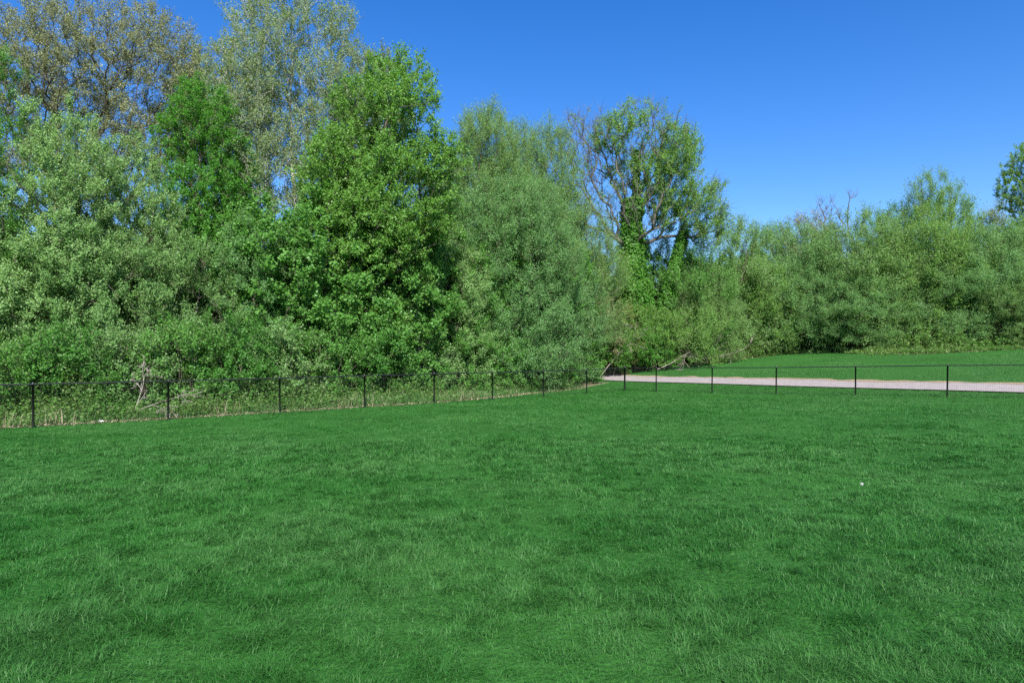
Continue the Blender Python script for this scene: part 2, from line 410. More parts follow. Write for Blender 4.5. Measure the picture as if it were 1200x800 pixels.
# ------------------------------------------------------------------ trees
PROFILE = {
    'round':  [(0, .35), (.15, .75), (.4, 1), (.6, 1), (.8, .85), (.93, .58), (1, .25)],
    'ovate':  [(0, .55), (.2, .9), (.4, 1), (.6, .92), (.8, .7), (.93, .42), (1, .15)],
    'spread': [(0, .3), (.2, .62), (.42, .92), (.6, 1), (.78, .84), (.9, .55), (1, .2)],
    'vase':   [(0, .12), (.2, .4), (.45, .8), (.68, 1), (.85, .9), (.95, .65), (1, .35)],
    'column': [(0, .55), (.2, .85), (.5, 1), (.75, .92), (.9, .68), (1, .28)],
    'bush':   [(0, .85), (.12, .98), (.35, 1), (.6, .97), (.8, .82), (.93, .55), (1, .25)],
}
def grow(rng, H, Wd, Dp, z0, shape, n, stems=1, trunk_r=.15, leader=.75, lobes=16, lobe_r=.34, up=.6, lean=(0, 0), core=.35, keep=None, curve=.55):
    zc = H - z0; pr = np.array(PROFILE[shape])
    prof = lambda u: np.interp(u, pr[:, 0], pr[:, 1])
    # uneven crown: only points inside lobes or near the axis grow
    lu = rng.uniform(.05, .97, lobes); la = (np.arange(lobes) * 2.4 + rng.uniform(-.5, .5, lobes)); lr = rng.uniform(.45, .8, lobes)
    LC = np.stack([np.cos(la) * lr * prof(lu) * Wd / 2, np.sin(la) * lr * prof(lu) * Dp / 2, z0 + lu * zc], 1)
    LR = lobe_r * Wd / 2 * rng.uniform(.75, 1.35, lobes) * (.55 + .6 * prof(lu))
    m = n * 14
    u = rng.random(m); a_ = rng.random(m) * 2 * np.pi; q = np.sqrt(rng.random(m))
    C = np.stack([np.cos(a_) * q * prof(u) * Wd / 2, np.sin(a_) * q * prof(u) * Dp / 2, z0 + u * zc], 1)
    dd = np.min(np.linalg.norm((C[:, None] - LC[None]) * [1, 1, .8], axis=2) / LR[None], axis=1)
    ok = (dd < 1) | ((q < core) & (rng.random(m) < .4))
    pk = (prof(u) ** 2) * (.35 + .65 * q)
    ok &= rng.random(m) < pk
    if keep is not None: ok &= keep(C)
    C = C[ok]
    C[:, 0] += lean[0] * C[:, 2] / H; C[:, 1] += lean[1] * C[:, 2] / H
    vol = zc * Wd * Dp * .35; sp = .62 * (vol / n) ** (1 / 3)
    sel = np.empty((n, 3)); c = 0
    for p in C:
        if c >= n: break
        if c == 0 or np.min(np.sum((sel[:c] - p) ** 2, 1)) > sp * sp: sel[c] = p; c += 1
    P = sel[:c]; P = P[np.argsort(np.linalg.norm(P * [1, 1, 1.0], axis=1))]
    cap = 12000; X = np.zeros((cap, 3)); par = np.full(cap, -1); pl = np.zeros(cap); dirs = np.zeros((cap, 3)); N_ = 0
    def add(p, pa):
        nonlocal N_
        X[N_] = p; par[N_] = pa
        if pa >= 0:
            dv = p - X[pa]; L = np.linalg.norm(dv); pl[N_] = pl[pa] + L; dirs[N_] = dv / max(L, 1e-6)
        else: dirs[N_] = (0, 0, 1)
        N_ += 1; return N_ - 1
    X0 = add(np.array([0, 0, -.15]), -1)
    for s in range(stems):
        if stems == 1:
            end = np.array([lean[0] * leader, lean[1] * leader, H * leader]) + np.append(rng.normal(0, .05 * Wd, 2), 0); start = X0
        else:
            an = s * 2 * np.pi / stems + rng.uniform(-.4, .4); rr = rng.uniform(.25, .6) * Wd / 2
            end = np.array([np.cos(an) * rr, np.sin(an) * rr * Dp / Wd, H * rng.uniform(.55, .85)]); start = X0
            start = add(np.array([np.cos(an) * .12, np.sin(an) * .12, -.1]) * rng.uniform(.6, 2.2), X0)
        k = max(5, int(np.linalg.norm(end) / .6)); last = start; p0 = X[start].copy(); wob = np.zeros(3)
        for i in range(1, k + 1):
            f = i / k; wob = wob * .8 + np.append(rng.normal(0, .045, 2), 0) * min(1.5, H / 8)
            hor = f ** 1.25 if stems > 1 else f
            p = np.array([p0[0] + (end[0] - p0[0]) * hor, p0[1] + (end[1] - p0[1]) * hor, p0[2] + (end[2] - p0[2]) * f]) + wob * (1 - .3 * f)
            last = add(p, last)
    term = []
    for p in P:
        if N_ > cap - 12: break
        XX = X[:N_]; dv = p - XX; ds = np.linalg.norm(dv, axis=1); hz = np.hypot(dv[:, 0], dv[:, 1])
        cost = ds + .28 * pl[:N_] + up * np.maximum(0, .45 * hz - dv[:, 2]) + .5 * ds * (1 - np.sum(dirs[:N_] * dv, 1) / np.maximum(ds, 1e-6)) * .5
        cost[0] += 99
        b = int(np.argmin(cost)); L = ds[b]
        if L < 1e-3: continue
        k = max(1, int(np.ceil(L / .5))); ctrl = X[b] + .5 * L * (curve * dirs[b] + (1 - curve) * (p - X[b]) / L) + rng.normal(0, .05 * L, 3)
        last = b; x0 = X[b].copy()
        for i in range(1, k + 1):
            f = i / k; last = add(x0 * (1 - f) ** 2 + 2 * f * (1 - f) * ctrl + f * f * p, last)
        term.append(last)
    X = X[:N_]; par = par[:N_]
    cnt = np.ones(N_)
    for i in range(N_ - 1, 0, -1): cnt[par[i]] += cnt[i]
    rad = np.maximum(trunk_r * (cnt / cnt[0]) ** .5, .0065)
    for i in range(N_):
        if X[i, 2] < .5 and cnt[i] > .12 * cnt[0]: rad[i] *= 1 + .5 * (.5 - X[i, 2])
    return X, par, rad, np.array(term), dirs[:N_]

def twigs_leaves(rng, X, term, dirs, H, nt, tl, nl, LL, LW, spread=(.5, .45, .6), hang=0.0, filt=None, flat=.55, clump=.25):
    P = X[term]; D = dirs[term]
    O = norm((P - np.array([0, 0, H * .3])) * [1, 1, .5])
    P = np.repeat(P, nt, 0); D = np.repeat(D, nt, 0); O = np.repeat(O, nt, 0)
    cid = np.repeat(rng.random(len(term)), nt); m = len(P)
    td = norm(O * spread[0] + D * .4 + np.array([0, 0, 1.]) * spread[1] + rng.normal(0, spread[2], (m, 3)))
    L = tl * rng.uniform(.55, 1.3, m)
    E = P + td * L[:, None]; E[:, 2] -= hang * L
    keepf = np.ones(m, bool) if filt is None else filt(E, rng)
    lp = np.repeat(np.arange(m)[keepf], nl); k = len(lp)
    f = rng.random(k) ** .7 * 1.02
    base_ = P[lp] + (E[lp] - P[lp]) * f[:, None] + rng.normal(0, .10 * tl, (k, 3))
    ax = norm(td[lp] * .55 + rng.normal(0, .65, (k, 3)) + np.array([0, 0, -.25]))
    nn = norm(np.array([0, 0, flat]) + O[lp] * .75 + rng.normal(0, .48, (k, 3)))
    sd_ = norm(np.cross(ax, nn)); nn = np.cross(sd_, ax)
    sz = rng.uniform(.65, 1.25, k)[:, None]
    ln, wn = LL * sz, LW * sz * .5
    V = np.stack([base_, base_ + ax * ln * .45 + sd_ * wn + nn * wn * .35, base_ + ax * ln, base_ + ax * ln * .45 - sd_ * wn + nn * wn * .35], 1).reshape(-1, 3)
    Fc = np.arange(k * 4).reshape(-1, 4)
    tint = np.clip(rng.random(k) * (1 - clump) + cid[lp] * clump * 1.3 - .05, 0, 1)
    return (P, E), V, Fc, tint

KIND = {  # crown shape, growth points per m3, twigs, twig length, leaves per twig, leaf length and width, materials
    'maple':  dict(g=dict(shape='ovate', leader=.8, lobes=26, lobe_r=.33), dens=3.6, nt=4, tl=.62, nl=19, LL=.14, LW=.13, mat=M_MAPLE, bark=M_BARK, t=dict(flat=.5)),
    'bright': dict(g=dict(shape='ovate', leader=.85, lobes=22, lobe_r=.36), dens=4.2, nt=4, tl=.5, nl=19, LL=.11, LW=.085, mat=M_BRIGHT, bark=M_BARK, t=dict()),
    'poplar': dict(g=dict(shape='bush', leader=.85, lobes=60, lobe_r=.25, up=.9), dens=3.4, nt=6, tl=.6, nl=30, LL=.078, LW=.068, mat=M_PALE, bark=M_BARK, t=dict(spread=(.4, .7, .5))),
    'tallpop': dict(g=dict(shape='column', leader=.93, lobes=60, lobe_r=.32, up=1.0), dens=2.6, nt=5, tl=.8, nl=18, LL=.105, LW=.085, mat=M_TALL, bark=M_BARKW, t=dict(spread=(.35, .6, .5))),
    'catkin': dict(g=dict(shape='vase', leader=.5, lobes=60, lobe_r=.24, up=1.3, core=.1, curve=.3), dens=1.15, nt=5, tl=.8, nl=44, LL=.11, LW=.05, mat=M_BROWN, bark=M_BARKD, t=dict(spread=(.4, .5, .7))),
    'olive':  dict(g=dict(shape='round', leader=.7, lobes=36, lobe_r=.30, up=.9), dens=1.4, nt=5, tl=.8, nl=20, LL=.12, LW=.065, mat=M_OLIVE, bark=M_BARK, t=dict()),
    'willow': dict(g=dict(shape='bush', stems=5, lobes=70, lobe_r=.235, up=1.3), dens=1.8, nt=8, tl=1.05, nl=24, LL=.135, LW=.045, mat=M_WILLOW, bark=M_BARK, t=dict(spread=(.45, .75, .38), flat=.25)),
    'grey':   dict(g=dict(shape='bush', stems=4, lobes=64, lobe_r=.24, up=1.2), dens=1.9, nt=7, tl=.9, nl=24, LL=.125, LW=.054, mat=M_BLUEISH, bark=M_BARK, t=dict(spread=(.45, .6, .45), flat=.35)),
    'far':    dict(g=dict(shape='bush', stems=5, lobes=60, lobe_r=.25, up=1.2), dens=1.15, nt=9, tl=1.15, nl=24, LL=.16, LW=.06, mat=M_WILLOW, bark=M_BARK, t=dict(spread=(.45, .7, .42), flat=.3)),
    'shrub':  dict(g=dict(shape='bush', stems=5, lobes=18, lobe_r=.40, up=.8), dens=8.0, nt=5, tl=.45, nl=16, LL=.095, LW=.075, mat=M_MID, bark=M_BARKD, t=dict()),
    'dark':   dict(g=dict(shape='bush', stems=3, lobes=40, lobe_r=.28, up=.7), dens=4.2, nt=6, tl=.55, nl=20, LL=.10, LW=.075, mat=M_MID, bark=M_BARKD, t=dict()),
}
FINE = {k: (.75, 1.75) for k in KIND}
FINE.update(maple=(.9, 1.25), far=(.8, 1.5), catkin=(.95, 1.0), shrub=(.72, 1.8))
NLEAF = 0
def build_tree(name, kind, b, H, Wd, seed, Dp=None, z0=.25, trunk_r=None, mat=None, bark=None, filt=None, dens=1.0, label=None, cat='tree', group=None, rot=None, twig_r=.005, **over):
    global NLEAF
    K = KIND[kind]; rng = np.random.default_rng(seed); Dp = Dp or Wd
    n = int(np.clip(K['dens'] * dens * (H - z0) * Wd * Dp * .45, 25, 1200))
    g = dict(K['g']); g.update({k: v for k, v in over.items() if k in ('shape', 'stems', 'leader', 'lobes', 'lobe_r', 'up', 'lean', 'core', 'keep', 'curve')})
    tr = trunk_r or .011 * H + .02
    X, par, rad, term, dirs = grow(rng, H, Wd, Dp, z0, n=n, trunk_r=tr, **g)
    nl = over.get('nl', K['nl'])
    fs, fn = FINE[kind]
    (TP, TE), LV, LF, tint = twigs_leaves(rng, X, term, dirs, H, over.get('nt', K['nt']), over.get('tl', K['tl']), max(int(nl * fn), 1), K['LL'] * fs * over.get('ls', 1), K['LW'] * fs * over.get('ls', 1), filt=filt, **K['t'])
    A = X[par[1:]]; B = X[1:]; ra = np.minimum(rad[par[1:]], rad[1:] * 1.6); rb = rad[1:]
    big = rad[1:] > .03
    ps = []
    if big.any(): ps.append(tubes(A[big], B[big], ra[big], rb[big], 8))
    ps.append(tubes(A[~big], B[~big], ra[~big], rb[~big], 4))
    ps.append(tubes(TP, TE, np.full(len(TP), twig_r * 1.3), np.full(len(TP), twig_r * .5), 3))
    V, Fc, off = [], [], 0
    for v, f in ps: V.append(v); Fc.append(f + off); off += len(v)
    root = bpy.data.objects.new(name, None); COL.objects.link(root); root.location = Vector(b)
    root.rotation_euler.z = rng.random() * 6.28 if rot is None else rot
    link('trunk', mesh_np(name + " trunk", np.concatenate(V), np.concatenate(Fc), bark or K['bark'], smooth=False), root)
    if nl > 0:
        link('crown', mesh_np(name + " crown", LV, LF, mat or K['mat'], {'tint': tint}), root); NLEAF += len(LF)
    return grp(root, label, cat, group)
def copy_thing(root, loc, rz, scale, label, group=None):
    r = root.copy(); COL.objects.link(r); r.location = Vector(loc); r.rotation_euler.z = rz; r.scale = scale
    r['label'] = label
    if group: r['group'] = group
    elif 'group' in r: del r['group']
    for ch in root.children:
        c = ch.copy(); COL.objects.link(c); c.parent = r
    return r
def T(name, kind, px, Z, ytop, wpx, seed, label, **kw):
    b = base(px, Z); H = height_for(ytop, Z, b) - .4 * KIND[kind]['tl']; Wd = wpx * Z / F
    return build_tree(name, kind, b, H, Wd, seed, label=label, **kw)

def brown_filter(E, rng):      # young growth sits on the outer twigs; the forks inside stay bare
    q = (E[:, 0] / 4.6) ** 2 + ((E[:, 2] - 10.0) / 3.6) ** 2 + (E[:, 1] / 2.8) ** 2
    return rng.random(len(E)) < np.where(q < 1, .15, .95)
# --- big trees over the fence, from one end of the wood to the other
T('budding_tree', 'catkin', 98, 37, 0, 320, 1, "tall brown budding tree with dark forking limbs spread against the sky", z0=6, trunk_r=.30, rot=0, Dp=8, filt=brown_filter)
T('budding_tree', 'catkin', 258, 39, 42, 150, 2, "olive brown budding tree rising behind the small vivid green tree", z0=7, trunk_r=.2, mat=M_OLIVE, Dp=6)
T('budding_tree', 'catkin', 430, 40, 44, 110, 3, "brownish thin crowned tree peeping over the big maple", z0=8, trunk_r=.18, mat=M_OLIVE, Dp=5)
T('poplar_tree', 'tallpop', 345, 36, -28, 200, 4, "tallest pale silver leaved poplar with white trunk, top cut by the picture", z0=3, trunk_r=.17, rot=.6)
T('green_tree', 'bright', 237, 32, 90, 138, 5, "slim vivid green tree standing among pale poplars", z0=3, trunk_r=.13, core=.7, dens=1.3)
T('maple_tree', 'maple', 430, 32, 62, 200, 6, "big bright green broad leaved maple, the most vivid crown in the wood", z0=1.6, trunk_r=.2, Dp=6.5, shape='spread', lean=(1.4, 0), rot=0, lobes=70, lobe_r=.205, core=.25, ls=.66, nl=29, dens=1.1)
T('poplar_tree', 'poplar', -12, 24, 38, 95, 7, "dark green poplar cut by the edge of the picture beside the first fence post", mat=M_MID)
T('poplar_tree', 'poplar', 62, 25.5, 122, 190, 8, "pale bushy poplar behind the first fence post", mat=M_SILVER)
T('poplar_tree', 'poplar', 150, 28, 158, 140, 9, "pale leaved poplar in front of the brown budding tree", mat=M_SILVER, dens=.9)
T('poplar_tree', 'poplar', 110, 25.8, 258, 180, 10, "leafy light green poplar, lower crown between the first two fence posts")
T('poplar_tree', 'poplar', 215, 27.8, 275, 130, 11, "light green bushy poplar below the slim vivid green tree")
T('poplar_tree', 'poplar', 300, 29.8, 248, 120, 12, "greyish green bushy tree beside the big maple, behind the third fence post", mat=M_BLUEISH)
T('understory_tree', 'dark', 375, 31, 320, 130, 13, "dark green low tree under the big maple")
T('understory_tree', 'dark', 450, 33.2, 338, 120, 14, "deep green rounded low tree right behind the fifth fence post", z0=.2)
T('poplar_tree', 'poplar', 532, 35.8, 285, 105, 15, "pale silvery bush tree with glinting leaves between maple and willows", mat=M_SILVER, dens=1.1)
T('willow_tree', 'willow', 497, 39.5, 205, 100, 16, "olive green feathery tree tucked behind the maple's crown", z0=2)
T('willow_tree', 'willow', 575, 43, 126, 150, 17, "tall feathery olive willow with rounded top against blue sky, next to the maple", z0=3, Dp=7, stems=3, trunk_r=.2, dens=1.3, shape='round')
T('willow_tree', 'willow', 628, 45, 142, 125, 22, "feathery olive willow, slightly shorter, just before the half bare tree", z0=3, Dp=7, stems=3, trunk_r=.18, dens=1.2, shape='round')
T('willow_tree', 'grey', 598, 39.5, 205, 180, 18, "grey green feathery willow in front of the tall olive willow", z0=.6)
T('willow_tree', 'willow', 672, 44, 232, 115, 19, "olive feathery tree leaning toward the half bare ivy covered tree", z0=1)
T('willow_tree', 'grey', 545, 37.2, 330, 110, 20, "low grey green willow bush behind the sixth fence post", z0=.3, mat=M_MID)
T('willow_tree', 'grey', 655, 41.5, 312, 110, 21, "greyish bush willow with slanting bare stems behind the seventh fence post", z0=.3)

# --- the ivy covered tree: leafy limbs on one side, bare ones on the other
bK = base(742, 48.5); HK = height_for(122, 48.5, bK)
LOBES = np.array([(.2, 16.1, 2.7, 2.6, 1), (2.6, 14.9, 2.0, 2.8, 1), (4.1, 11.6, 2.5, 2.2, 1), (4.9, 9.9, 1.7, 1.4, 1),
                  (-3.1, 15.2, 2.4, 3.2, 0), (0, 11.5, 3.0, 3.0, 0), (-4.0, 11.6, 1.6, 2.2, 0)])
LOBES[:, 1] *= HK / 18.7; LOBES[:, 3] *= HK / 18.7
def in_lobes(C):
    return ((C[:, None, 0] - LOBES[None, :, 0]) / LOBES[None, :, 2]) ** 2 + ((C[:, None, 2] - LOBES[None, :, 1]) / LOBES[None, :, 3]) ** 2 + (C[:, None, 1] / 3.0) ** 2
def ivy_keep(C): return in_lobes(C).min(1) < 1
def ivy_filter(E, rng):
    q = in_lobes(E); leafy = (q[:, :4].min(1) < 1.45)
    hole = vnoise(E[:, 0] + .6 * E[:, 1], E[:, 2], 1.3, 61)
    return rng.random(len(E)) < np.where(leafy, np.where(hole > .47, .95, .10), .05)
tk = build_tree('ivy_covered_tree', 'bright', bK, HK, 15.0, 31, Dp=7, z0=6.5, trunk_r=.30, bark=M_BARKG, mat=M_YOUNG, filt=ivy_filter, rot=0, dens=.30, shape='round', leader=.5,
                lobes=30, lobe_r=1.5, core=1.0, up=.9, curve=.35, keep=ivy_keep, tl=.9, nt=7, nl=22, twig_r=.008, ls=1.2,
                label="tall half bare tree with ivy wrapped trunk rising above the bushes", cat='tree')
rng = np.random.default_rng(77)
def ivy_mesh():
    Vs, Fs, Ts, off = [], [], [], 0
    for (x0, x1, z1, r0, n) in ((0, -.1, 12, 2.0, 26000), (1.3, 3.6, 9.8, 1.0, 9000), (-.1, .3, 15.5, .6, 6000), (-1.2, -2.2, 8, .8, 4500)):
        z = rng.random(n) ** .8 * z1; f = z / z1; a_ = rng.random(n) * 6.283
        r_ = r0 * (1 - .6 * f) * (.6 + .6 * vnoise(a_ * 1.2, z, .8, 5)) * np.sqrt(rng.uniform(.3, 1, n))
        P = np.stack([x0 + (x1 - x0) * f + r_ * np.cos(a_), r_ * np.sin(a_), z], 1)
        O = np.stack([np.cos(a_), np.sin(a_), 0 * a_ + .4], 1)
        ax = norm(rng.normal(0, .5, (n, 3)) + [0, 0, -.8]); nn = norm(O + rng.normal(0, .5, (n, 3))); s_ = norm(np.cross(ax, nn))
        L = rng.uniform(.1, .2, n)[:, None]
        V = np.stack([P, P + ax * L * .4 + s_ * L * .45, P + ax * L, P + ax * L * .4 - s_ * L * .45], 1).reshape(-1, 3)
        Vs.append(V); Fs.append(np.arange(n * 4).reshape(-1, 4) + off); off += n * 4; Ts.append(np.clip(rng.random(n) * .7 + .3 * vnoise(P[:, 0], z, .5, 2), 0, 1))
    return mesh_np("ivy", np.concatenate(Vs), np.concatenate(Fs), M_IVY, {'tint': np.concatenate(Ts)})
link('ivy', ivy_mesh(), tk)

T('green_tree', 'far', 775, 52, 276, 95, 24, "mid green leafy tree behind the ivy trunk, under the long leafy limb", mat=M_MID, z0=.3)
T('green_tree', 'far', 698, 47, 288, 95, 25, "olive green bush tree touching the ivy trunk on the willow side", mat=M_YOUNG, z0=.3)
T('green_bush', 'far', 745, 45.5, 368, 70, 26, "fresh green vine tangle at the foot of the ivy covered trunk", mat=M_IVY, z0=.2, cat='bush', ls=.8)
# --- bushes at its foot and along the end of the path
T('reddish_bush', 'shrub', 692, 43.5, 338, 75, 41, "reddish brown leaved bush below the ivy covered trunk", mat=M_RUST, cat='bush', dens=.7)
T('reddish_bush', 'shrub', 722, 45.5, 352, 60, 42, "dull brownish bush between the reddish bush and the path", mat=M_OLIVE, cat='bush', dens=.7)
T('green_bush', 'shrub', 640, 39.8, 398, 75, 43, "rounded fresh green bush behind the seventh fence post", mat=M_BRIGHT, cat='bush')
T('green_bush', 'shrub', 585, 37, 392, 80, 44, "low leafy green bush at the foot of the grey green willow", mat=M_MID, cat='bush')
T('green_bush', 'shrub', 715, 44, 392, 70, 45, "low vivid bush where the path disappears", mat=M_IVY, cat='bush')
T('green_bush', 'shrub', 760, 46.5, 358, 80, 46, "yellowish green vine bush right of the ivy covered trunk", mat=M_YOUNG, cat='bush', dens=.8)
T('green_bush', 'shrub', 762, 45.5, 395, 60, 47, "small deep green bush behind the fence corner", mat=M_BRIGHT, cat='bush')
T('willow_tree', 'far', 822, 47.5, 292, 75, 48, "dense green bush tree below the ivy tree's long limb", mat=M_MID, z0=.3)
T('green_bush', 'far', 815, 46, 362, 90, 49, "light green spreading bush over fallen dead branches", mat=M_YOUNG, z0=.2, cat='bush', ls=.8)

# --- the pale willow hedge along the bank
protos = []
far_spec = [  # px, Z, ytop, width px, material, label
    (852, 51, 254, 100, M_WILLOW, "pale willow with upright silver green shoots beside the ivy tree"),
    (925, 52, 266, 130, M_FAR, "rounded grey green willow on the bank above the bend of the path"),
    (1005, 50, 252, 150, M_WILLOW, "broad pale willow under the bare dead poles"),
    (1088, 48, 250, 140, M_YOUNG, "yellow green willow in front of the tall round topped tree"),
]
for i, (px, Z, yt, wp, mt, lb) in enumerate(far_spec):
    protos.append(T('willow_tree', 'far', px, Z, yt, wp, 60 + i, lb, mat=mt, Dp=8, z0=.2))
def far_copy(src, px, Z, ytop, wpx, rz, label):
    b = base(px, Z); h0 = protos_h[src]; s = height_for(ytop, Z, b) / h0[0]; sx = wpx * Z / F / h0[1]
    return copy_thing(protos[src], b, rz, (sx, sx, s), label)
protos_h = []
for (px, Z, yt, wp, _, _) in far_spec: b = base(px, Z); protos_h.append((height_for(yt, Z, b), wp * Z / F))
for args in [
    (1, 1165, 46, 268, 120, 1.1, "grey green willow bush behind the last fence post"),
    (0, 1235, 45, 262, 130, 2.3, "pale willow bush cut by the picture's edge on the bank"),
    (0, 1050, 49, 285, 110, 4.0, "low pale willow between the broad pale one and the yellow green one"),
    (1, 960, 50, 300, 110, 5.1, "low grey willow on the bank in front of the broad pale willow"),
    (3, 888, 51, 305, 100, 2.0, "low yellow green willow at the near end of the bank"),
    (1, 1125, 46, 312, 110, 3.0, "low grey green willow at the lawn's top edge behind the last fence span"),
    (2, 1200, 43.5, 325, 110, 1.9, "low broad pale willow at the lawn's top edge, cut by the picture"),
    (2, 830, 48, 318, 80, 2.6, "low pale willow beside the spreading bush with dead branches"),
    (1, 1010, 48, 325, 120, 0.7, "low grey green willow at the middle of the lawn's top edge"),
]: far_copy(*args)
# --- behind the hedge
T('round_tree', 'far', 1096, 58, 204, 85, 71, "tall round topped yellow green tree above the willow hedge", mat=M_YOUNG, z0=4, stems=3)
T('round_tree', 'far', 1042, 60, 240, 70, 72, "mid green treetop between dead poles and the tall round topped tree", mat=M_MID, z0=4)
T('round_tree', 'bright', 1228, 50, 152, 140, 73, "tall green tree at the picture's edge above the willow hedge", mat=M_YOUNG, z0=.5, ls=1.1, trunk_r=.2, dens=.8, lobe_r=.24, lobes=40, shape='ovate')
T('round_tree', 'far', 945, 58, 252, 70, 74, "brownish olive treetop under the bare dead poles", mat=M_RUST, z0=3)
T('round_tree', 'far', 905, 60, 262, 60, 75, "yellow green treetop behind the rounded grey green willow", mat=M_YOUNG, z0=3)
T('round_tree', 'far', 1160, 57, 240, 60, 76, "olive treetop between the tall round topped tree and the edge tree", mat=M_OLIVE, z0=3)
for i, (px, yt, wp, lb) in enumerate([(966, 219, 16, "bare dead pole tree with forked top above the willow hedge, the first of three"),
                                      (981, 224, 12, "shortest thin bare dead pole tree, between the two taller ones"),
                                      (998, 216, 11, "straight bare dead pole tree nearest the tall round topped tree")]):
    T('dead_tree', 'olive', px, 60, yt, wp * 1.6, 80 + i, lb, z0=8.5, nl=0, trunk_r=.09, bark=M_BARK, dens=4, twig_r=.009, lobes=8, shape='column')

# --- leafy shrubs along the fence, each of its own size
SH = [build_tree('leafy_shrub', 'shrub', (0, 0, 0), 3.0, 3.0, 91, mat=M_MID, z0=.1, cat='shrub', label='x'),
      build_tree('leafy_shrub', 'shrub', (0, 0, 0), 3.0, 3.0, 92, mat=M_PALE, z0=.1, cat='shrub', label='x', dens=.85),
      build_tree('leafy_shrub', 'dark', (0, 0, 0), 3.0, 3.0, 93, mat=M_DARK, z0=.1, cat='shrub', label='x', dens=1.6)]
used = [False] * 3
shrubs = [  # px, Z, ytop, width, which, label
    (10, 21.4, 395, 110, 0, "leafy mid green shrub at the picture's edge behind the first fence post"),
    (85, 22.5, 388, 105, 2, "dark green shrub between the first and second fence posts, near the first"),
    (150, 23.6, 380, 100, 1, "pale green shrub above the white litter by the fence"),
    (215, 24.8, 372, 100, 0, "mid green shrub behind the second fence post"),
    (272, 26, 380, 95, 2, "dark green shrub between the second and third fence posts"),
    (335, 27.4, 375, 100, 1, "pale green shrub behind the third fence post"),
    (390, 28.8, 378, 90, 0, "mid green shrub between the third and fourth fence posts"),
    (440, 30.2, 385, 90, 2, "dark green shrub behind the fourth fence post"),
    (490, 32.4, 372, 85, 1, "pale green shrub just before the fifth fence post"),
    (540, 34.8, 385, 80, 0, "mid green shrub between the fifth and sixth fence posts"),
    (600, 37.4, 405, 70, 2, "dark green low shrub between the sixth and seventh fence posts"),
    (672, 41.4, 395, 70, 0, "mid green shrub behind the last post before the fence corner"),
]
for (px, Z, yt, wp, k, lb) in shrubs:
    b = base(px, Z); h = height_for(yt, Z, b); wd = wp * Z / F; s = (wd / 3, wd / 3, h / 3); rz = px * 1.7
    if not used[k]:
        o = SH[k]; used[k] = True; o.location = Vector(b); o.rotation_euler.z = rz; o.scale = s; o['label'] = lb
    else: copy_thing(SH[k], b, rz, s, lb)

# --- trees deeper in the wood, seen only through gaps
DEEP = "leafy tree standing deep in the shaded wood, glimpsed through gaps in the front trees"
deep0 = build_tree('woodland_tree', 'dark', base(60, 31), 8, 6.5, 95, z0=.1, mat=M_MID, label=DEEP, group="trees deep in the wood", dens=.55, ls=1.3)
r_ = np.random.default_rng(5)
for px, Z, h in [(-40, 28, 8), (140, 31, 8), (215, 33, 8.5), (290, 32, 9), (370, 32, 9.5), (440, 33, 9), (510, 38, 9), (570, 41, 9), (640, 43, 9), (690, 50, 5), (470, 41, 10),
                 (330, 38, 8), (180, 38, 8), (60, 36, 8), (780, 54, 8), (850, 59, 8), (930, 60, 8), (1010, 60, 8), (1090, 56, 8), (1170, 54, 8), (1250, 52, 8), (400, 40, 9), (-110, 30, 9), (20, 33, 8), (735, 54, 6), (810, 57, 8), (890, 63, 8), (970, 64, 8), (1050, 62, 8), (1130, 58, 8), (1210, 56, 8), (-90, 27, 9), (-170, 27, 10), (-240, 28, 10), (1330, 47, 9), (1410, 46, 9), (1480, 45, 8), (870, 55, 7), (950, 55, 7), (1040, 54, 7), (1110, 51, 7), (1190, 49, 7)]:
    s = h / 8; copy_thing(deep0, base(px, Z), r_.random() * 6.28, (s * r_.uniform(.9, 1.25), s * r_.uniform(.9, 1.25), s), DEEP, "trees deep in the wood")
print("leaves built", NLEAF)

# ------------------------------------------------------------------ weeds, dry stalks and leaf litter behind the fence
rng = np.random.default_rng(21)
def strip_points(n, d0, d1, s0=-1, s1=34, sq=1.3):
    s = rng.uniform(s0, s1, n); dl = edge_left(s) + d0 + (d1 - d0) * rng.random(n) ** sq
    x = CX - LD[0] * s + LN[0] * dl; y = CY - LD[1] * s + LN[1] * dl
    return x, y
def weeds(x, y, hmin, hmax, nl, ll):
    n = len(x); z = ground_z(x, y); h = rng.uniform(hmin, hmax, n) * (.15 + 1.5 * vnoise(x, y, 1.1, 31) * vnoise(x, y, 3.7, 35) * 1.6)
    tip = np.stack([x + rng.normal(0, .12, n), y + rng.normal(0, .12, n), z + h], 1); bs = np.stack([x, y, z], 1)
    lp = np.repeat(np.arange(n), nl); k = len(lp); f = rng.random(k)
    P = bs[lp] + (tip[lp] - bs[lp]) * f[:, None] + rng.normal(0, .05, (k, 3))
    ax = norm(rng.normal(0, 1, (k, 3)) * [1, 1, .5] + [0, 0, .15]); nn = norm(rng.normal(0, .5, (k, 3)) + [0, 0, .8]); s_ = norm(np.cross(ax, nn))
    L = (ll * rng.uniform(.5, 1.3, k))[:, None]
    V = np.stack([P, P + ax * L * .45 + s_ * L * .26, P + ax * L, P + ax * L * .45 - s_ * L * .26], 1).reshape(-1, 3)
    T_ = np.clip(rng.random(k) * .5 + 1.5 * (vnoise(x, y, 1.4, 33)[lp] - .35), 0, 1)
    return V, np.arange(k * 4).reshape(-1, 4), T_
x, y = strip_points(4600, .1, 4.2, sq=.85)
V, Fc, Tn = weeds(x, y, .12, .95, 22, .10)
x, y = strip_points(2600, 1.3, 4.8, sq=.8)
V1, F1, T1 = weeds(x, y, .6, 1.9, 44, .10)
Fc = np.concatenate([Fc, F1 + len(V)]); V = np.concatenate([V, V1]); Tn = np.concatenate([Tn, T1 * .6])
